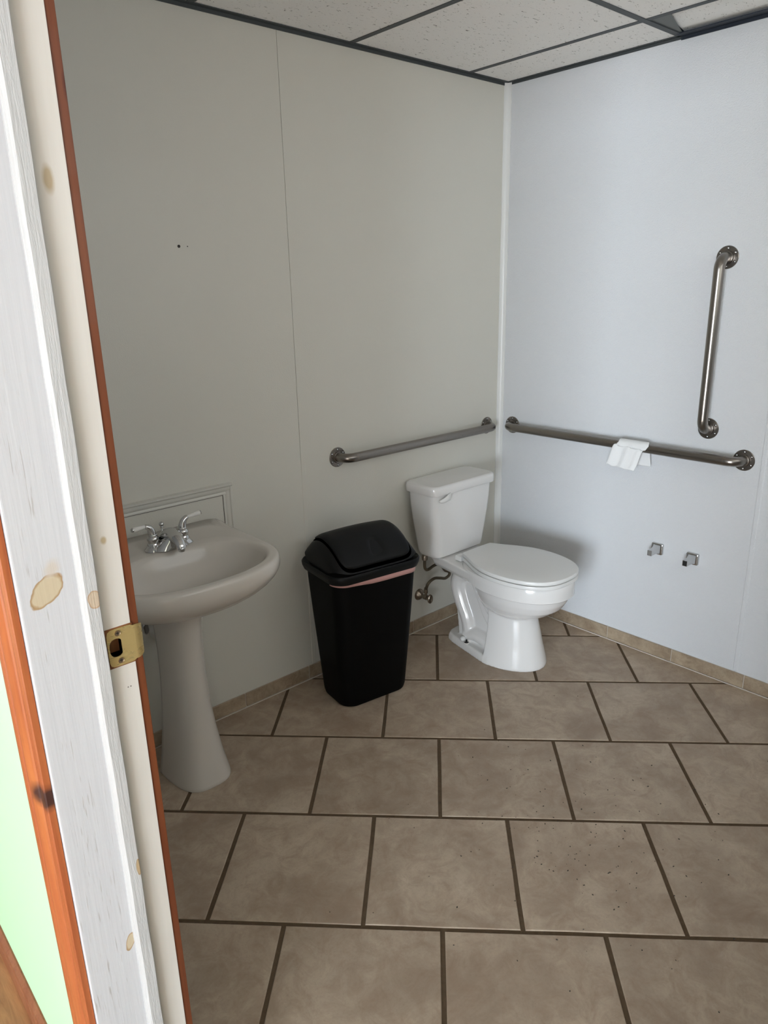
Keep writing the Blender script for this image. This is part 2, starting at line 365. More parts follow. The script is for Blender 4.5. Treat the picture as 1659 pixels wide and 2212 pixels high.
# ceiling: dark grid, white fissured panels
ce = M().box(-2.55, .006, YB, .006, CH+.30, CH+.32).build('ceiling', PLENUM); tag(ce, 'suspended ceiling of white fissured panels in a dark metal grid', 'ceiling', kind='structure')
xs = [0.0, -.255, -.878, -1.50, -2.12, XW]; ys = [0.0, -.777, -1.39, -2.0, YB]
for i in range(len(xs)-1):
    for j, (ya, yb) in enumerate(((0, -.777), (-.777, -1.997), (-1.997, YB))):
        x1, x0 = xs[i], xs[i+1]
        if i == 0 and j == 1:   # this panel is cut askew and has slipped, leaving a dark wedge
            pl = [(x0+.004, -.840), (x1-.004, -.787), (x1-.004, yb+.004), (x0+.004, yb+.004)]; dz = .012
        else: pl = [(x0+.004, yb+.004), (x1-.004, yb+.004), (x1-.004, ya-.004), (x0+.004, ya-.004)]; dz = .0015
        M().loft([[(x, y, z) for x, y in pl] for z in (CH+dz, CH+dz+.015)]).build('ceiling_panel', CTILE, ce)
def tee(x0, x1, y0, y1, h=.0):
    if abs(x1-x0) > abs(y1-y0): a = M().box(x0, x1, y0-.0115, y0+.0115, CH-.0015+h, CH+.001+h).box(x0, x1, y0-.001, y0+.001, CH, CH+.035)
    else: a = M().box(x0-.0115, x0+.0115, y0, y1, CH-.0005, CH+.0012).box(x0-.001, x0+.001, y0, y1, CH, CH+.035)
    a.build('grid_tee', GRID, ce)
for y in (-.777, -1.997): tee(XW, 0, y, y)
for x in (-.255, -.878, -1.50, -2.12):
    for a, b in ((0, -.7655), (-.7885, -1.9855), (-2.0085, YB)): tee(x, x, b, a)
M().loft([[(x, y, z) for x, y in ((-.250, -.785), (-.250, -.862), (-.006, -.785))] for z in (CH+.003, CH+.005)]).build('wedge_tone_plate', mat('grey_plate', srgb(110, 113, 112), .7), ce)  # plate added to give the unlit wedge its mid-grey tone
def angle(x0, x1, y0, y1, hh): M().box(x0, x1, y0, y1, CH-hh, CH+.001).build('wall_angle', GRID, ce)
M().box(XW, 0, -.020, 0, CH-.0015, CH+.001).box(XW, 0, -.0025, 0, CH-.012, CH+.02).build('wall_angle', GRID, ce)
M().box(-.018, 0, -.777, 0, CH-.0015, CH+.001).box(-.0025, 0, -.777, 0, CH-.010, CH+.02).build('wall_angle', GRID, ce)
M().box(-.040, 0, YB, -.777, CH-.0025, CH+.001).box(-.004, 0, YB, -.777, CH-.013, CH+.02).build('wall_angle', mat('blue_black_metal', srgb(44, 50, 60), .5, .2), ce)
M().box(XW, XW+.02, YB, 0, CH-.0015, CH+.001).build('wall_angle', GRID, ce); M().box(XW, 0, YB, YB+.02, CH-.0015, CH+.001).build('wall_angle', GRID, ce)

# ------------------------------------------------------------------ doorway
door = empty('door_1', (0, 0, 0), label='white painted door frame with orange pine casings on both sides', cat='door frame', kind='structure')
SX0, SX1, SY = -2.4725, -2.450, JY-.011      # door stop
HX0, HX1, HZ0, HZ1 = -2.4437, -2.4235, 1.082, 1.111      # latch hole
jm = M().box(-2.5462, -2.449, JY, JY+.019, 0, DH)
jm.build('jamb', JAMB, door, bevel=.003, seg=3)
jc = M().box(-2.449, XW, JY, JY+.019, 0, HZ0).box(-2.449, XW, JY, JY+.019, HZ1, DH).box(-2.449, HX0, JY, JY+.019, HZ0, HZ1).box(HX1, XW, JY, JY+.019, HZ0, HZ1)
jc.build('jamb', CREAM, door)
M().box(HX0-.001, HX1+.001, JY+.017, JY+.019, HZ0-.001, HZ1+.001).box(HX0-.001, HX0, JY+.0003, JY+.019, HZ0, HZ1).box(HX1, HX1+.001, JY+.0003, JY+.019, HZ0, HZ1).box(HX0, HX1, JY+.0003, JY+.019, HZ0-.001, HZ0).box(HX0, HX1, JY+.0003, JY+.019, HZ1, HZ1+.001).build('latch_pocket', RAWW, door)
st = [(SX0, JY), (SX0, SY+.0065), (SX0+.0055, SY), (SX1-.001, SY), (SX1, SY+.001), (SX1, JY)]
sm = M(); rings = []
for k in range(61):
    z = DH*k/60; rings.append([(x+(.0004*math.sin(z*37)), y+.0004*noise.noise(Vector((x*40, y*40, z*9))), z) for x, y in st])
sm.loft(rings).build('door_stop', STOPM, door, smooth=.5)
# other jamb and head
M().box(-2.5413, XW, JY2-.019, JY2, 0, DH).build('jamb', JAMB, door, bevel=.001); M().box(SX0, SX1, JY2, JY2+.011, 0, DH-.011).build('door_stop', STOPM, door)
M().box(-2.5413, XW, JY2-.019, JY+.019, DH, DH+.019).build('head_jamb', JAMB, door, bevel=.001); M().box(SX0, SX1, JY2, JY, DH-.011, DH).build('door_stop', STOPM, door)
CP = [(0, 0), (0, .0085), (.0012, .0105), (.003, .011), (.0150, .0112), (.0165, .0090), (.0185, .0090), (.021, .0125), (.027, .0165), (.034, .0185), (.041, .0175), (.0455, .0135), (.0475, .0135), (.050, .0178), (.054, .0190), (.062, .0190), (.064, .0175), (.064, 0)]
def casing(y0, sgn, xf, xs, z1, m, k=1.0, tk=1.0):
    M().loft([[(xf+xs*t_*tk, y0+sgn*d*k, z) for d, t_ in CP] for z in (0, z1)]).build('casing', m, door, smooth=.35)
casing(JY+.0055, 1, HF, -1, DH+.004, PINE_H); casing(JY2-.0055, -1, HF, -1, DH+.004, PINE_H)
casing(JY+.0050, 1, XW, 1, DH+.004, PINE_B, 1, .85); casing(JY2-.005, -1, XW, 1, DH+.004, PINE_B, 1, .85)
for xf, xs_, m in ((HF, -1, PINE_H), (XW, 1, PINE_B)):
    M().loft([[(xf+xs_*t_, y, DH+.004+d) for d, t_ in CP] for y in (JY2-.07, JY+.07)]).build('head_casing', m, door, smooth=.35)
# small square inner lip of the room-side casing (the plain edge the photo shows)
M().box(XW, XW+.0125, JY+.0015, JY+.008, 0, DH).build('casing_edge', PINE_B, door, bevel=.001)
# brass strike plate
sp = M(); NP = 40; out_, inn = [], []
cxp, czp, hw, hh = -2.4255, 1.0965, .0205, .0285
for k in range(NP):
    a = 2*PI*k/NP; c, s = math.cos(a), math.sin(a)
    e = 7; rr = (abs(c)**e+abs(s)**e)**(-1/e); out_.append((cxp+hw*rr*c, czp+hh*rr*s))
    hx_, hz_ = -2.4335, 1.0965
    ww = .0100; hh2 = .0137; e2 = 2.6; r2 = (abs(c)**e2+abs(s)**e2)**(-1/e2)
    x_, z_ = ww*r2*c, hh2*r2*s
    inn.append((hx_+min(x_, .0078), hz_+z_))
yf, yb_ = JY-.0016, JY-.0001
v = [(x, yf, z) for x, z in out_]+[(x, yf, z) for x, z in inn]+[(x, yb_, z) for x, z in out_]+[(x, yb_, z) for x, z in inn]
f = []
for k in range(NP):
    q = (k+1) % NP; f += [(k, q, NP+q, NP+k), (2*NP+k, 3*NP+k, 3*NP+q, 2*NP+q), (k, 2*NP+k, 2*NP+q, q), (NP+k, NP+q, 3*NP+q, 3*NP+k)]
spo = sp.add(v, f).build('strike_plate', BRASS, door); spo['label'] = 'scratched brass strike plate'
# lip curling over the edge toward the room
lp = M(); rings = []
for k in range(9):
    a = k/8*1.25; x = -2.4065+.016*math.sin(a)/math.sin(1.25)*1.0; y = yf+.016*(1-math.cos(a))
    hz = .0262-.006*(k/8)**2; rings.append([(x, y, czp-hz), (x, y, czp+hz), (x-.0006, y+.0014, czp+hz), (x-.0006, y+.0014, czp-hz)])
lp.loft(rings).build('lip', BRASS, spo, smooth=.6)
M().box(cxp-hw-.0016, cxp+hw-.003, JY-.0006, JY+.0001, czp-hh-.0018, HZ0-.0005).box(cxp-hw-.0016, cxp+hw-.003, JY-.0006, JY+.0001, HZ1+.0005, czp+hh+.0018).box(cxp-hw-.0016, HX0-.0005, JY-.0006, JY+.0001, HZ0-.0005, HZ1+.0005).build('mortise', RAWW, door)
for zz in (1.0965+.0215, 1.0965-.0205):
    M().lathe([(.0001, .0002), (.0036, .0002), (.0042, .0010), (.0042, -.0005)], 20, (-2.430, JY-.0018, zz), 'y').build('screw', SCREW, spo, smooth=.6)
    M().box(-2.430-.0020, -2.430+.0020, JY-.0023, JY-.0019, zz-.0005, zz+.0005).box(-2.430-.0005, -2.430+.0005, JY-.0023, JY-.0019, zz-.0020, zz+.0020).build('screw_slot', DARK, spo)

# ------------------------------------------------------------------ hallway
hf = M().box(HX, HF, -6.0, .9, -.09, -.012).build('floor_hall', GROUT); tag(hf, 'brown wooden hallway floor', 'floor', kind='structure')
x = HF-.003
while x > HX+.01:
    x2 = max(HX, x-.122); M().box(x2+.0008, x, -6.0, .9, -.012, 0).build('plank', PLANK, hf, bevel=.0012, seg=1); x = x2
o = M().box(HX-.1, HF, -6.0, .9, 2.5, 2.56).build('ceiling_hall', HALLC); tag(o, 'white hallway ceiling', 'ceiling', kind='structure')
o = M().box(HX-.1, HF, .9, 1.0, -.08, 2.6).build('wall_hall_end', HALLC); tag(o, 'white end wall of the hallway', 'wall', kind='structure')
o = M().box(HX-.1, HF, -6.1, -6.0, -.08, 2.6).build('wall_hall_near', HALLC); tag(o, 'white near wall of the hallway', 'wall', kind='structure')
o = M().box(HX-.1, HX, -6.0, WY0, -.08, 2.6).box(HX-.1, HX, WY1, .9, -.08, 2.6).box(HX-.1, HX, WY0, WY1, WZ1, 2.6).box(HX-.1, HX, WY0, WY1, -.08, WZ0).build('wall_hall_window', HALLC); tag(o, 'white hallway wall with the glazed opening', 'wall', kind='structure')
wf = empty('window_1', (0, 0, 0), label='white framed glazed opening at the far side of the hallway', cat='window', kind='structure')
wm = M()
for a, b, c, d in ((WY0, WY1, WZ0, WZ0+.05), (WY0, WY1, WZ1-.05, WZ1), (WY0, WY0+.05, WZ0, WZ1), (WY1-.05, WY1, WZ0, WZ1), ((WY0+WY1)/2-.03, (WY0+WY1)/2+.03, WZ0, WZ1)): wm.box(HX-.05, HX+.005, a, b, c, d)
wm.build('window_frame', TRIMW, wf)
# pine baseboard of the hallway
BP = [(0, 0), (.0125, 0), (.0125, .050), (.0095, .054), (.0095, .057), (.0125, .062), (.0110, .072), (.006, .078), (.006, .081), (.0075, .084), (.0035, .089), (0, .089)]
hb = M().loft([[(HF-a, y, z) for a, z in BP] for y in (JY+.0697, .9)]).build('baseboard_hall', PINE_S, smooth=.35); tag(hb, 'orange stained wooden baseboard under the green wall', 'baseboard', kind='structure')

# ------------------------------------------------------------------ pedestal sink
SXC, RZ = -1.845, .785
sink = empty('pedestal_sink', (SXC, 0, 0), label='white pedestal sink standing against the left wall', cat='sink')
NS = 96
def outer(th, a=.287, f=.235, b=.292, yc=-.30):
    c, s = math.cos(th), math.sin(th); e = 2.5 if s < 0 else 14.0
    r = (abs(c)**e+abs(s)**e)**(-1/e); return a*r*c, yc+(f if s < 0 else b)*r*s
def inner(th, k):      # basin opening
    c, s = math.cos(th), math.sin(th); e = 2.25; r = (abs(c)**e+abs(s)**e)**(-1/e)
    return .238*k*r*c, -.338+(.158 if s < 0 else .155)*k*r*s
def ledge(x, y, z):    # raised splash edge at the wall
    t = max(0, min(1, (y+.075)/.05)); t = t*t*(3-2*t); return z+.014*t
rings = []
TH = [2*PI*k/NS for k in range(NS)]
def ring(fn, z, led=False):
    out = []
    for th in TH:
        x, y = fn(th); out.append((x, y, ledge(x, y, z) if led else z))
    return out
for k, z in ((.05, -.128), (.2, -.127), (.4, -.121), (.6, -.106), (.76, -.083), (.87, -.057), (.94, -.034), (.98, -.018)): rings.append(ring(lambda th: inner(th, k), RZ+z))
rings.append(ring(lambda th: inner(th, 1.005), RZ-.0085)); rings.append(ring(lambda th: inner(th, 1.03), RZ-.003)); rings.append(ring(lambda th: inner(th, 1.06), RZ-.0003))
def lerp2(t): return lambda th: tuple(p+(q-p)*t for p, q in zip(inner(th, 1.06), osc(.955)(th)))
def osc(k, cy=-.27): return lambda th: (outer(th)[0]*k, (cy+(outer(th)[1]-cy)*k) if math.sin(th) < 0 else outer(th)[1])
for t in (.25, .5, .75): rings.append(ring(lerp2(t), RZ, True))
for k, z in ((.955, 0), (.972, -.0012), (.985, -.0045), (.994, -.010), (.999, -.017), (1.0, -.024)): rings.append(ring(osc(k), RZ+z, True))
rings.append(ring(osc(.998), RZ-.034))
def belly(t):          # from full outline to the pedestal throat
    def fn(th):
        x, y = outer(th); tx, ty = .082*math.cos(th), -.225+.105*math.sin(th)
        if math.sin(th) > 0: y2 = y+(min(ty, y)-y)*t*.5
        else: y2 = y+(ty-y)*t
        return x+(tx-x)*t, y2
    return fn
for t, z in ((.02, -.046), (.06, -.062), (.13, -.080), (.23, -.099), (.36, -.117), (.52, -.133), (.70, -.146), (.86, -.155), (1.0, -.164)): rings.append(ring(belly(t), RZ+z))
M().loft(rings).build('basin', CHINA2, sink, smooth=True)
M().lathe([(.0001, .004), (.010, .003), (.012, .005), (.022, .004), (.023, .001)], 28, (0, -.338, RZ-.1283), 'z').build('drain', CHROME, sink, smooth=True)
def pring(w, yb2, yf2, z):      # D section: round front, straight back
    out = []; d = abs(yf2-yb2)
    for k in range(33):
        a = PI+PI*k/32; e = 2.35+.75*max(0, 1-z/.25); c, s = math.cos(a), math.sin(a); r = (abs(c)**e+abs(s)**e)**(-1/e)
        out.append((w*r*c, yb2+.02-.02+d*r*s if s < 0 else yb2, z))
    out += [(w*.93, yb2+.006, z), (w*.75, yb2+.006, z), (w*.7, yb2-.03, z), (-w*.7, yb2-.03, z), (-w*.75, yb2+.006, z), (-w*.93, yb2+.006, z)]
    return out
PR = [(.1, -.150, -.347, 0), (.101, -.150, -.349, .004), (.1, -.150, -.347, .012), (.089, -.155, -.328, .08), (.079, -.160, -.313, .17), (.0715, -.165, -.303, .27), (.0675, -.17, -.298, .37), (.066, -.17, -.298, .46), (.068, -.168, -.303, .54), (.073, -.165, -.313, .60), (.082, -.16, -.325, .645)]
M().loft([pring(*q) for q in PR]).build('pedestal', CHINA2, sink, smooth=.9)
# plumbing behind the pedestal
t = M().lathe([(.040, .0), (.039, .004), (.026, .012), (.018, .016)], 28, (.024, 0, .447), 'y').build('escutcheon', mat('white_plastic', (.7, .68, .64), .4), sink, smooth=.7)
M().tube(spline([(.024, -.01, .447), (.024, -.06, .447), (.018, -.10, .435), (.008, -.115, .41), (.004, -.14, .39), (.0, -.165, .42), (0, -.175, .5), (0, -.19, .6)]), .016, 14).build('trap_pipe', mat('white_pipe', (.72, .7, .66), .35), sink, smooth=True)
vs = empty('supply_valve', (SXC-.052, 0, .53), label='dark chrome shut-off valve under the sink beside the door frame', cat='valve')
M().lathe([(.026, 0), (.025, .004), (.016, .010), (.009, .012)], 24, (0, 0, 0), 'y').build('escutcheon', CHROME, vs, smooth=.7)
M().lathe([(.008, .008), (.008, .03), (.012, .032), (.012, .05), (.008, .052)], 20, (0, 0, 0), 'y').lathe([(.007, 0), (.007, .02), (.009, .021), (.009, .036), (.005, .038)], 16, (0, -.041, .006), 'z').build('valve_body', CHROME, vs, smooth=.6)
hd = M(); hd.loft([[(math.cos(2*PI*k/24)*(.012 if (k//3) % 2 else .0105)*s_+dx, -.058+dy, math.sin(2*PI*k/24)*.022*s_-.035) for k in range(24)] for dx, dy, s_ in ((.0, .004, .85), (0, 0, 1), (0, -.008, 1), (0, -.012, .8))]).build('handle', CHROME, vs, smooth=.5)
M().tube([(0, -.052, 0), (0, -.055, -.02)], .004, 10).build('stem', CHROME, vs, smooth=True)
M().tube(spline([(0, -.041, .04), (.0, -.045, .09), (.0, -.056, .085)]), .0045, 10).build('supply_tube', CHROME, vs, smooth=True)

# backsplash board with moulding
bs = empty('backsplash', (0, 0, 0), label='white backsplash board with moulded top and side edge above the sink', cat='backsplash')
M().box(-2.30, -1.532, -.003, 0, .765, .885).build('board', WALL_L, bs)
MP = [(0, 0), (-.007, 0), (-.008, .004), (-.006, .010), (-.010, .014), (-.013, .020), (-.014, .028), (-.020, .033), (-.021, .040), (0, .041)]
M().loft([[(x, y, .872+z) for y, z in MP] for x in (-2.30, -1.500)]).build('top_moulding', TRIMW, bs, smooth=.4)
M().loft([[(-1.533+z*.80, y*.75, zz) for y, z in MP] for zz in (.735, .905)]).build('side_moulding', TRIMW, bs, smooth=.4)
M().box(-1.5345, -1.5325, -.0045, 0, .765, .872).box(-2.3, -1.5325, -.0045, 0, .8695, .8715).build('painted_shadow_line', mat('shadow_line_grey', (.10, .09, .08), .9), bs)  # solid dark strips painted in place of shade along the moulding

# faucet
fc = empty('faucet', (-1.815, -.140, RZ+.0005), label='chrome two-handle faucet with white lever handles on the sink deck', cat='faucet')
def plan(hx, hy, z, n=40, pinch=0):
    out = []
    for k in range(n):
        a = 2*PI*k/n; e = 3.0; c, s = math.cos(a), math.sin(a); r = (abs(c)**e+abs(s)**e)**(-1/e)
        x, y = hx*r*c, hy*r*s; out.append((x, y*(1-pinch*(1-min(1, (x/hx)**2*1.6))), z))
    return out
M().loft([plan(.080, .030, 0), plan(.080, .030, .003), plan(.074, .026, .010), plan(.070, .020, .018), plan(.058, .013, .022)]).build('base_plate', CHROME, fc, smooth=.7)
SPR = [((0, .018, .004), .030, .004), ((0, .012, .022), .032, .018), ((0, -.004, .040), .030, .022), ((0, -.028, .049), .026, .019), ((0, -.052, .047), .022, .015), ((0, -.072, .038), .0185, .013), ((0, -.084, .026), .0165, .012), ((0, -.088, .016), .0155, .012)]
rings = []; PP = spline([p for p, _, _ in SPR], 4); QQ = spline([(a, b, 0) for _, a, b in SPR], 4)
for i, p in enumerate(PP):
    t_ = (PP[min(i+1, len(PP)-1)]-PP[max(0, i-1)]).normalized(); nn = Vector((1, 0, 0)); bb = t_.cross(nn); a, b = QQ[i].x, QQ[i].y
    rings.append([p+nn*a*math.cos(2*PI*k/28)+bb*b*math.sin(2*PI*k/28) for k in range(28)])
M().loft(rings).build('spout', CHROME, fc, smooth=.8)
M().loft([[(.060*s_*math.cos(2*PI*k/32)*sx, -.016+.032*s_*math.sin(2*PI*k/32), z) for k in range(32)] for sx, s_, z in ((1, 1, .002), (.86, .97, .014), (.66, .9, .028), (.46, .75, .040))]).build('spout_hub', CHROME, fc, smooth=.8)
M().lathe([(.0001, .0), (.0095, .0), (.0105, .003), (.0105, .010), (.009, .013)], 20, (0, -.088, .006), 'z').build('aerator', CHROME, fc, smooth=.6)
for sx in (-1, 1):
    hnd = M().lathe([(.020, .008), (.0195, .020), (.0165, .026), (.0175, .030), (.0195, .036), (.018, .044), (.0145, .048), (.0150, .050), (.0145, .053), (.011, .056), (.0001, .057)], 28, (sx*.0505, 0, 0), 'z').build('handle', CHROME, fc, smooth=.7)
    arc = spline([(sx*.0505, 0, .048), (sx*.053, 0, .062), (sx*.058, 0, .074), (sx*.068, 0, .082), (sx*.073, 0, .083)], 6)
    M().tube(arc, lambda q: .0145-.0085*q, 18).build('handle_neck', CHROME, hnd, smooth=True)
    dz = .006 if sx > 0 else 0
    M().tube([(sx*(.0725+.006*i), -.001*i, .0832+dz*i/6) for i in range(8)], lambda q: .0058+.003*q-.0012*(q > .97), 16).build('lever', PORC, hnd, smooth=.8)
    M().tube([(sx*.1146, -.0068, .0832+dz*1.16), (sx*.118, -.0075, .0832+dz*1.2)], lambda q: .0075-.001*q, 16).build('lever_cap', CHROME, hnd, smooth=.8)
lr = M().tube([(0, .040, 0), (0, .0405, .062)], .0024, 10).build('lift_rod', CHROME, fc, smooth=True)
M().sphere((0, .0405, .066), .0082, 16, 10).lathe([(.004, .054), (.0055, .056), (.0045, .059)], 12, (0, .0405, 0), 'z').build('knob', CHROME, lr, smooth=True)

# ------------------------------------------------------------------ toilet
TX = -.4485
to = empty('toilet', (TX, 0, 0), label='white two-piece toilet with closed lid in the room corner', cat='toilet')
def egg(a, yc, bf, bb, z, n=64, e=2.15, eb=2.15):
    out = []
    for k in range(n):
        t_ = 2*PI*k/n; c, s = math.cos(t_), math.sin(t_); ee = e if s < 0 else eb; r = (abs(c)**ee+abs(s)**ee)**(-1/ee)
        out.append((a*r*c, yc+(bf if s < 0 else bb)*r*s, z))
    return out
def dsec(a, yb2, b, z, n=40, back=.0):   # skirt section, straight back edge
    out = [(a*math.cos(PI+PI*k/n), yb2+b*math.sin(PI+PI*k/n), z) for k in range(n+1)]
    return out+[(a*.99, yb2+back, z), (-a*.99, yb2+back, z)]
def resample(ring, n=72):
    P = [Vector(p) for p in ring]; P.append(P[0]); L = [0]
    for a, b in zip(P, P[1:]): L.append(L[-1]+(b-a).length)
    out = []; j = 0
    for k in range(n):
        d = L[-1]*k/n
        while L[j+1] < d: j += 1
        out.append(P[j].lerp(P[j+1], (d-L[j])/max(1e-9, L[j+1]-L[j])))
    return out
B = M()
B.loft([egg(*q) for q in ((.168, -.500, .226, .20, .372), (.167, -.500, .224, .20, .350), (.162, -.498, .215, .195, .320), (.152, -.492, .200, .18, .288), (.130, -.485, .168, .16, .258), (.100, -.475, .125, .13, .232), (.06, -.47, .08, .09, .214))])
B.loft([dsec(*q) for q in ((.142, -.418, .214, .0), (.1425, -.418, .215, .010), (.138, -.418, .211, .03), (.124, -.418, .196, .09), (.111, -.418, .180, .16), (.102, -.416, .168, .215), (.101, -.415, .165, .26))])
foot = [(.142, -.45), (.138, -.40), (.112, -.28), (.095, -.20), (.080, -.165), (.05, -.147), (0, -.142)]
foot = foot+[(-x, y) for x, y in foot[-2::-1]]
B.loft([[(x*k, -.30+(y+.30)*k, z) for x, y in foot] for z, k in ((0, 1), (.018, 1.0), (.032, .975), (.037, .93))])
B.loft([[(x, y, z) for y, z in ((-.215, .0), (-.19, .20), (-.17, .37), (-.45, .37), (-.45, 0))] for x in (-.058, .058)])
def squash(pts, r, kx):
    mm = M(); mm.tube(pts, r, 20); B.add([(x*kx, y, z) for x, y, z in mm.v], mm.f)
squash(spline([(0, -.345, .375), (0, -.275, .362), (0, -.222, .333), (0, -.205, .280), (0, -.228, .205), (0, -.262, .135), (0, -.275, .07), (0, -.275, .0)], 6), lambda q: .055-.006*q, 1.80)
squash(spline([(0, -.26, .055), (0, -.33, .070), (0, -.40, .055), (0, -.46, .03)], 5), lambda q: .046, 2.1)
B.loft([[(x, y, z) for y, z in ((-.27, .36), (-.40, .37), (-.45, .26), (-.45, .14), (-.41, .13), (-.365, .19), (-.31, .30))] for x in (-.082, .082)])
B.loft([[(x, y, z) for y, z in ((-.30, .37), (-.42, .37), (-.45, .25), (-.45, .185), (-.40, .22), (-.35, .30))] for x in (-.098, .098)])
B.loft([rrect(*q) for q in ((.10, -.30, -.09, .36, .03), (.115, -.34, -.075, .385, .03), (.125, -.36, -.065, .405, .03), (.125, -.36, -.065, .408, .03))])
B.loft([[(x*k, y, z) for x, y in ((.112, -.10), (.135, -.22), (.172, -.40), (.172, -.50), (-.172, -.50), (-.172, -.40), (-.135, -.22), (-.112, -.10))] for z, k in ((.355, .9), (.375, 1), (.408, 1))])
bo = B.build('bowl', CHINA, to)
rm = bo.modifiers.new('cast', 'REMESH'); rm.mode = 'VOXEL'; rm.voxel_size = .0036; rm.use_smooth_shade = True
smo = bo.modifiers.new('soft', 'SMOOTH'); smo.factor = .5; smo.iterations = 9
# rim band
def rimz(z, k=0, low=0):
    out = []
    for x, y, _ in egg(.180-k, -.500, .240-k, .262-k, 0, 72, 2.1, 2.5):
        t = max(0, min(1, (y+.46)/.2)); out.append((x, y, z+.030*low*t*t*(3-2*t)))
    return out
M().loft([rimz(.3535, .014, 1), rimz(.3525, .003, 1), rimz(.3555, 0, 1), rimz(.392, 0), rimz(.410, .001), rimz(.4155, .004), rimz(.4165, .012), rimz(.4165, .05), rimz(.40, .055)]).build('bowl_rim', CHINA, to, smooth=.6)
SO = [(.0, -.252), (.060, -.2525), (.088, -.254), (.094, -.258), (.100, -.268), (.112, -.295), (.132, -.332), (.155, -.376), (.176, -.430), (.186, -.490), (.185, -.550), (.174, -.610), (.152, -.664), (.118, -.706), (.075, -.731), (.035, -.740), (0, -.742)]
half = spline([(x, y, 0) for x, y in SO], 4); full = [(p.x, p.y) for p in half]+[(-p.x, p.y) for p in half[-2:0:-1]]
def so(k, z, bow=0): return [(x*k, -.49+(y+.49)*k, z+bow) for x, y in full]
M().loft([so(.985, .4175), so(.998, .420), so(1.0, .428), so(.995, .4325), so(.985, .434)]).build('seat', SEATM, to, smooth=.5)
M().loft([so(.975, .4365), so(.992, .438), so(.998, .443), so(.995, .449), so(.985, .4525), so(.96, .454), so(.6, .4555), so(.2, .456)]).build('seat_lid', SEATM, to, smooth=.6)
for sx in (-1, 1): M().box(sx*.055, sx*.095, -.250, -.215, .408, .432).build('hinge', SEATM, to, bevel=.006, smooth=.6)
# bolt cap (tilted off) and bolt
M().sphere((-.104, -.275, .050), .0135, 16, 10, (1, 1, .9)).build('bolt_cap', CHINA, to, smooth=True)
M().lathe([(.010, .036), (.010, .039), (.004, .041), (.0035, .052), (.0001, .053)], 14, (-.104, -.297, 0), 'z').build('floor_bolt', DARK, to, smooth=.5)
M().lathe([(.0135, .0365), (.0135, .0385), (.0105, .040), (.0104, .0385)], 20, (-.104, -.297, 0), 'z').build('bolt_washer', CHINA, to, smooth=.5)
# tank
TK = [(.150, -.156, -.045, .410, .03), (.158, -.164, -.038, .416, .035), (.163, -.167, -.033, .432, .038), (.171, -.172, -.026, .50, .036), (.182, -.176, -.020, .58, .034), (.189, -.179, -.016, .65, .032), (.193, -.181, -.014, .722, .032)]
def bowed(q):
    out = []
    for x, y, z in rrect(*q): out.append((x, y-(.010*(1-(x/q[0])**2) if y < (q[1]+q[2])/2 else 0), z))
    return out
M().loft([bowed(q) for q in TK]).build('tank', CHINA, to, smooth=.7)
LD = [(.190, -.180, -.010, .7105, .03), (.203, -.193, -.004, .7110, .034), (.205, -.195, -.003, .714, .035), (.205, -.195, -.003, .739, .035), (.203, -.193, -.004, .747, .034), (.196, -.187, -.009, .7512, .03), (.193, -.184, -.012, .7517, .028), (.190, -.181, -.015, .7518, .026)]
M().loft([bowed(q) for q in LD]).build('tank_lid', CHINA, to, smooth=.8)
lv = M(); lv.lathe([(.012, .0), (.012, .006), (.008, .010)], 18, (-.118, -.186, .694), 'y')
pts = spline([(-.112, -.198, .700), (-.128, -.203, .699), (-.148, -.205, .694), (-.166, -.202, .690), (-.180, -.197, .690)], 5); rings = []
for i, p in enumerate(pts):
    q = i/(len(pts)-1); hz = .014*(1-q)**.7+.0035; th = .0055
    rings.append([(p.x+(.004*math.cos(0)), p.y+th*math.cos(2*PI*k/14), p.z+hz*math.sin(2*PI*k/14)) for k in range(14)])
lv.loft(rings).build('flush_lever', SEATM, to, smooth=.8)
# toilet supply valve and braided hose
tv = empty('toilet_supply', (-.556, 0, .180), label='grey metal shut-off valve with a braided hose left of the toilet', cat='valve')
M().lathe([(.028, 0), (.0275, .003), (.021, .012), (.012, .018), (.010, .020)], 28, (0, 0, 0), 'y').build('escutcheon', DULLM, tv, smooth=.7)
M().lathe([(.0075, .015), (.0075, .034), (.012, .036), (.012, .056), (.008, .058), (.006, .070)], 20, (0, 0, 0), 'y').lathe([(.006, 0), (.006, .018), (.0098, .019), (.0098, .034), (.006, .036)], 14, (0, -.046, .004), 'z').build('valve_body', DULLM, tv, smooth=.6)
hd = M(); hd.loft([[(math.cos(2*PI*k/28)*.015*s_, -.074+dy, math.sin(2*PI*k/28)*.022*s_) for k in range(28)] for dy, s_ in ((.005, .8), (.003, 1), (-.003, 1), (-.006, .85), (-.0065, .5), (-.004, .3))]).build('handle', DULLM, tv, smooth=.5)
M().tube(spline([(0, -.046, .03), (-.002, -.050, .045), (-.008, -.068, .075), (.010, -.07, .088), (.037, -.07, .092), (.07, -.07, .083), (.105, -.07, .072), (.135, -.068, .080), (.130, -.068, .098), (.104, -.07, .112), (.084, -.07, .136), (.053, -.07, .156), (.025, -.07, .156), (.001, -.07, .149), (-.018, -.07, .150), (-.030, -.07, .166), (-.032, -.072, .205)], 7), .0068, 14).build('hose', BRAID, tv, smooth=True)
M().lathe([(.0105, .200), (.0135, .204), (.0135, .222), (.010, .2285)], 12, (-.032, -.072, 0), 'z').build('coupling', DULLM, tv, smooth=.5)
M().lathe([(.0085, .03), (.0085, .048)], 12, (-.0005, -.047, 0), 'z').build('coupling', DULLM, tv, smooth=.5)

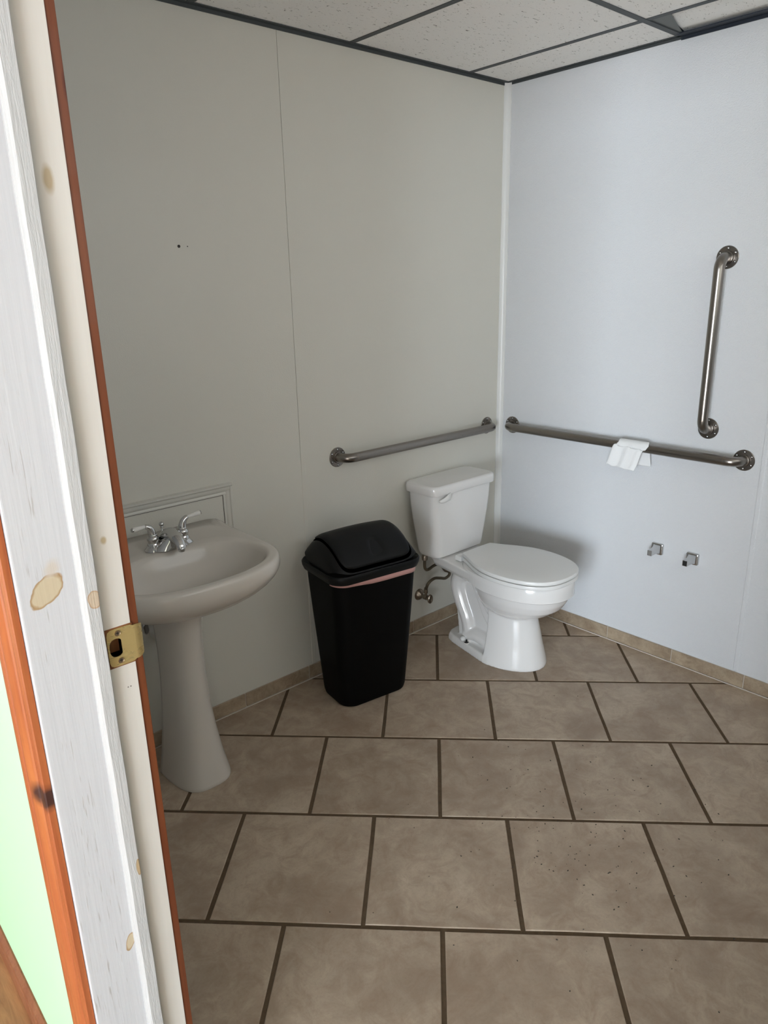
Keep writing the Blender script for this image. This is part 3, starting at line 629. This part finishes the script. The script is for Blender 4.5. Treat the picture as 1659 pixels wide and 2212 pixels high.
# ------------------------------------------------------------------ trash bin
BX, BY, BR = -1.085, -.220, math.radians(-8)
bn = empty('trash_bin', (BX, BY, 0), (0, 0, BR), label='tall black plastic swing-top bin between sink and toilet', cat='trash can')
def br(hx, hy, z, r, bow=.0):
    out = []
    for x, y, _ in rrect(hx, -hy, hy, z, r, 8): out.append((x*(1+bow*(1-(y/hy)**2)*.3), y*(1+bow*(1-(x/hx)**2)), z))
    return out
bb = []
for z, hx, hy, r in ((0, .142, .094, .05), (.004, .148, .099, .052), (.02, .152, .102, .052), (.18, .162, .112, .050), (.34, .172, .121, .048), (.50, .181, .129, .046), (.546, .183, .131, .046)): bb.append(br(hx, hy, z, r, .06))
M().loft(bb).build('bin_body', BLACKB, bn, smooth=.7)
# lid: overhanging collar, domed hood with a curved swing flap
CZ = .556
M().loft([br(.186, .134, CZ-.020, .048, .06), br(.193, .141, CZ-.018, .052, .06), br(.199, .146, CZ-.002, .054, .06), br(.200, .147, CZ+.010, .054, .06), br(.196, .144, CZ+.016, .052, .06), br(.190, .139, CZ+.013, .050, .06), br(.183, .131, CZ+.008, .05, .06)]).build('lid_collar', BLACK, bn, smooth=.7)
HZ_, AX, AY = .122, .189, .138
def hood(x, y, grow=0):
    yp = .022; u = min(1, (yp-y)/(AY+.002+yp)) if y < yp else min(1, (y-yp)/(AY+.002-yp)); v_ = max(0, min(1, (abs(x)-.125)/(AX-.125)))
    arch = (1-u**1.9)**(.80 if y < yp else .6); end = (1-v_**2.4)**.55
    return CZ+.010+HZ_*arch*end*(1-.10*(x/AX)**2)
NX, NY = 56, 44; hv = []; hf_ = []
for i in range(NX+1):
    for j in range(NY+1):
        s = math.sin(PI*(i/NX-.5)); t_ = math.sin(PI*(j/NY-.5))
        x, y = AX*s, AY*t_
        # squircle mapping keeps the plan corners round
        k = 1/((abs(s)**7+abs(t_)**7)**(1/7)) if max(abs(s), abs(t_)) > .01 else 1
        m_ = max(abs(s), abs(t_)); k = 1+(k*m_-1)*m_**4
        x *= k; y *= k; hv.append((x, y, hood(x, y)))
for i in range(NX):
    for j in range(NY):
        a = i*(NY+1)+j; hf_.append((a, a+NY+1, a+NY+2, a+1))
M().add(hv, hf_).build('lid_hood', BLACK, bn, smooth=True)
def flap_pt(a, b, off):       # a,b in -1..1 over the flap
    x = .153*a; y = -.016+.113*b; z = hood(x, y)
    e = .002; nx = (hood(x-e, y)-hood(x+e, y))/(2*e); ny = (hood(x, y-e)-hood(x, y+e))/(2*e); L = math.sqrt(nx*nx+ny*ny+1)
    d = 0
    if off > 0:      # finger dimple near the front edge
        dx, dy = (x-.012)/.042, (y+.085)/.028
        if abs(dx) < 1 and abs(dy) < 1: d = .013*min(1, 1.6*max(0, 1-abs(dx)-(.5*(dy+1))*.5))*max(0, 1-dy**4)
    o_ = off-d; return (x+nx/L*o_, y+ny/L*o_, z+o_/L)
def flap(off, grow, nm, m, th):
    v = []; f = []; NA, NB = 44, 40
    for i in range(NA+1):
        for j in range(NB+1):
            s, t_ = 2*i/NA-1, 2*j/NB-1; mm_ = max(abs(s), abs(t_)); e = 9
            k = mm_/((abs(s)**e+abs(t_)**e)**(1/e)) if mm_ > .01 else 1
            v.append(flap_pt(s*k*grow, t_*k*(1+(grow-1)*1.3), off))
    for i in range(NA):
        for j in range(NB): a = i*(NB+1)+j; f.append((a, a+NB+1, a+NB+2, a+1))
    o = M().add(v, f).build(nm, m, bn, smooth=True); so_ = o.modifiers.new('thick', 'SOLIDIFY'); so_.thickness = th; so_.offset = -1
    return o
flap(.0055, 1.0, 'swing_flap', BLACK, .0045); flap(.0016, 1.045, 'flap_gap_shade', mat('gap_shade_black', (0, 0, 0), 1, spec=0), .002)  # pure black sheet stands in for the shaded gap around the flap
# pink edge of the bag showing under the lid
ln = M(); rings = []
fr = [p for p in resample(br(.1838, .1318, .5, .046, .06), 120) if p.y < .06]
fr = [Vector(p) for p in resample(br(.1845, .1325, .5, .046, .06), 240)]
arcp = sorted([p for p in fr if p.y < 0 or p.x > .17 and p.y < .02], key=lambda p: math.atan2(p.x, -p.y)); arcp = [p for p in arcp if math.atan2(p.x, -p.y) > -1.18]
nA = len(arcp)
for i, p in enumerate(arcp):
    q = i/(nA-1); wd = .007+.014*min(1, q*3)*(1-.15*math.sin(q*9))*(.6+.55*q); zt = CZ-.010; zb = zt-.0105-wd+.003*math.sin(q*13)*.4
    k = 1.004; rings.append([(p.x*k, p.y*k, zt), (p.x*(k+.006), p.y*(k+.006), (zt+zb)/2), (p.x*k, p.y*k, zb), (p.x*.995, p.y*.995, zb), (p.x*.995, p.y*.995, zt)])
lo = ln.loft(rings).build('bin_liner', LINER, None, smooth=True); lo.location = (BX, BY, 0); lo.rotation_euler = (0, 0, BR)
tag(lo, 'strip of pink trash bag showing under the black bin lid', 'trash bag')

# ------------------------------------------------------------------ grab bars
def grab_bar(name, loc, rot, L, label, vertical=False):
    g = empty(name, loc, rot, label=label, cat='grab bar', group='brushed steel grab bars')
    V = (lambda a, y, b: (b, y, a)) if vertical else (lambda a, y, b: (a, y, b))
    so_, R = -.057, .042; pts = [V(0, -.002, 0), V(0, so_+R, 0)]
    for k in range(1, 9): a = PI/2*k/8; pts.append(V(R*(1-math.cos(a)), so_+R*(1-math.sin(a)), 0))
    for k in range(1, 12): pts.append(V(R+(L-2*R)*k/12, so_, 0))
    for k in range(0, 9): a = PI/2*k/8; pts.append(V(L-R+R*math.sin(a), so_+R*(1-math.cos(a)), 0))
    pts += [V(L, so_+R, 0), V(L, -.002, 0)]
    M().tube(pts, .0185, 28).build('rail', STEEL, g, smooth=.9)
    for c in (0, L):
        fx, fy, fz = V(c, 0, 0)
        fl = M().lathe([(.040, 0), (.040, .002), (.0385, .0035), (.024, .0042), (.0225, .009), (.0190, .0095)], 40, (fx, 0, fz), 'y').build('flange', STEEL, g, smooth=.5)
        for k in range(6):
            a = 2*PI*k/6+PI/6
            M().lathe([(.0042, .0032), (.0040, .0046), (.0026, .0056), (.0001, .0058)], 10, (fx+.0315*math.cos(a), 0, fz+.0315*math.sin(a)), 'y').build('screw', CHROME, fl, smooth=.9)
            M().lathe([(.0054, .0034), (.0054, .00405), (.0044, .0041), (.0044, .0034)], 12, (fx+.0315*math.cos(a), 0, fz+.0315*math.sin(a)), 'y').build('screw_rim', DARK, fl)
    if not vertical:
        for c in (R+.006, L-R-.006): M().tube([(c-.001, so_, 0), (c+.001, so_, 0)], .01875, 28).build('collar_line', DULLM, g, smooth=.8)
    return g
grab_bar('grab_bar', (-1.007, 0, .9186), (0, 0, 0), .914, 'horizontal steel grab bar above the toilet tank')
grab_bar('grab_bar', (0, -.0846, .9186), (0, 0, -PI/2), 1.0865, 'long horizontal steel grab bar with the white towel over it')
grab_bar('grab_bar', (0, -1.025, 1.020), (0, 0, -PI/2), .620, 'short vertical steel grab bar high on the right wall', True)

# towel over the right bar
tw = M(); rings = []; NTW = 26
path = [(-.086, .834), (-.083, .86), (-.0795, .90), (-.0785, .92)]
for k in range(0, 9): a = PI*k/8; path.append((-.057-.0215*math.cos(a), .9186+.0215*math.sin(a)))
path += [(-.033, .90), (-.030, .87), (-.029, .838)]
pth = spline([(a, b, 0) for a, b in path], 4); NPT = len(pth); grid = []
for i, p in enumerate(pth):
    q = i/(NPT-1); row = []
    y0 = -.650-.040*min(1, q*2.6)-.006*math.sin(q*6); wdt = .128+.006*math.sin(q*5)
    if q > .6: y0 -= (q-.6)*.02
    for j in range(NTW+1):
        s = j/NTW; y = y0-wdt*s
        f_ = max(0, 1-q*2.2); b_ = max(0, q-.6)
        wr_ = .0018*math.sin(s*11+q*2)*f_+.0045*math.exp(-((s-.52)/.09)**2)*max(0, 1-q*1.6)+.004*math.exp(-((s-.88)/.05)**2)*f_
        zz = p.y-(.010*s*f_ if q < .1 else .008*s*f_)+.0012*math.sin(s*17)*max(0, 1-q*8)+.0035*noise.noise(Vector((s*6, q*6, 0)))*f_
        row.append((p.x-wr_+.004*b_*math.sin(s*7), y, zz))
    grid.append(row)
v = [p for r in grid for p in r]; f = []
for i in range(NPT-1):
    for j in range(NTW): a = i*(NTW+1)+j; f.append((a, a+1, a+NTW+2, a+NTW+1))
two = tw.add(v, f).build('towel', TOWEL, None, smooth=True)
so_ = two.modifiers.new('thick', 'SOLIDIFY'); so_.thickness = .005; so_.offset = 1 if True else 0; sb_ = two.modifiers.new('sub', 'SUBSURF'); sb_.levels = 1; sb_.render_levels = 1
tag(two, 'small white folded towel hanging over the right grab bar', 'towel')

# two chrome posts of a paper holder
def post(y, z, label, slot):
    g = empty('paper_holder_post', (0, y, z), (0, 0, -PI/2), label=label, cat='paper holder', group='chrome holder posts on the right wall')
    def sq(hx, hz, yy, zc=0, n=5, rr=.006):
        out = []
        for sx, sz, a0 in ((1, 1, 0), (-1, 1, PI/2), (-1, -1, PI), (1, -1, 1.5*PI)):
            for k in range(n+1):
                a = a0+PI/2*k/n; out.append((sx*(hx-rr)+rr*math.cos(a), yy, zc+sz*(hz-rr)+rr*math.sin(a)))
        return out
    M().loft([sq(.0255, .0245, 0), sq(.0255, .0245, -.006), sq(.0245, .0235, -.0095), sq(.022, .021, -.0115, rr=.005), sq(.0185, .019, -.012, rr=.004)]).build('base_plate', CHROME, g, smooth=.5)
    M().loft([sq(.017, .018, -.0115, rr=.003), sq(.0135, .0155, -.020, -.001, rr=.003), sq(.0105, .0125, -.034, -.002, rr=.002), sq(.0095, .0115, -.050, -.003, rr=.0012), sq(.0095, .0115, -.070, -.003, rr=.001)]).build('arm', CHROME, g, smooth=.5)
    if slot: M().box(.0125, .0145, -.0130, -.0119, -.007, .007).build('set_screw_slot', DARK, g)
    else: M().box(-.0078, .0078, -.0712, -.0699, -.0128, .0068).build('arm_socket', DARK, g)
post(-.870, .4905, 'left one of two chrome paper holder posts on the right wall', True)
post(-1.022, .4865, 'right one of two chrome paper holder posts on the right wall', False)

# anchor and nail hole high on the left wall
a = M().lathe([(.0048, -.001), (.0048, .0012), (.0036, .0018), (.003, .0008), (.0001, .0006)], 14, (-1.605, 0, 1.704), 'y').build('wall_anchor', mat('dark_anchor', (.03, .025, .02), .6), smooth=.5); tag(a, 'small dark wall anchor on the left wall high above the sink', 'wall anchor')
a = M().lathe([(.0020, -.001), (.0018, .0006), (.0001, .0008)], 10, (-1.575, 0, 1.704), 'y').build('nail_head', DARK); tag(a, 'tiny nail head just right of the wall anchor', 'nail')

# crumbs and grit on the floor
gr = M(); rnd = random.Random(3)
spots = [(-1.24, -1.31, .16, 55), (-1.15, -1.15, .35, 45), (-1.0, -.95, .45, 30), (-1.35, -1.5, .4, 40), (-1.55, -.9, .5, 25), (-.85, -1.35, .4, 30)]
for cx, cy, sd, nn in spots:
    for k in range(nn):
        x, y = rnd.gauss(cx, sd*.6), rnd.gauss(cy, sd*.6)
        if not (-2.2 < x < -.2 and -2.3 < y < -.7): continue
        s = rnd.uniform(.0007, .0022); a = rnd.uniform(0, PI); l = s*rnd.uniform(1, 2.2); ca, sa = math.cos(a), math.sin(a)
        P = [(x+ca*l, y+sa*l), (x-sa*s, y+ca*s), (x-ca*l, y-sa*l), (x+sa*s, y-ca*s)]
        gr.loft([[(px, py, 0) for px, py in P], [((px-x)*.5+x, (py-y)*.5+y, s*.8) for px, py in P]])
o = gr.build('floor_grit', mat('grit', (.035, .028, .022), .8)); tag(o, 'scattered dark crumbs and grit on the beige tiles', 'debris', kind='stuff')
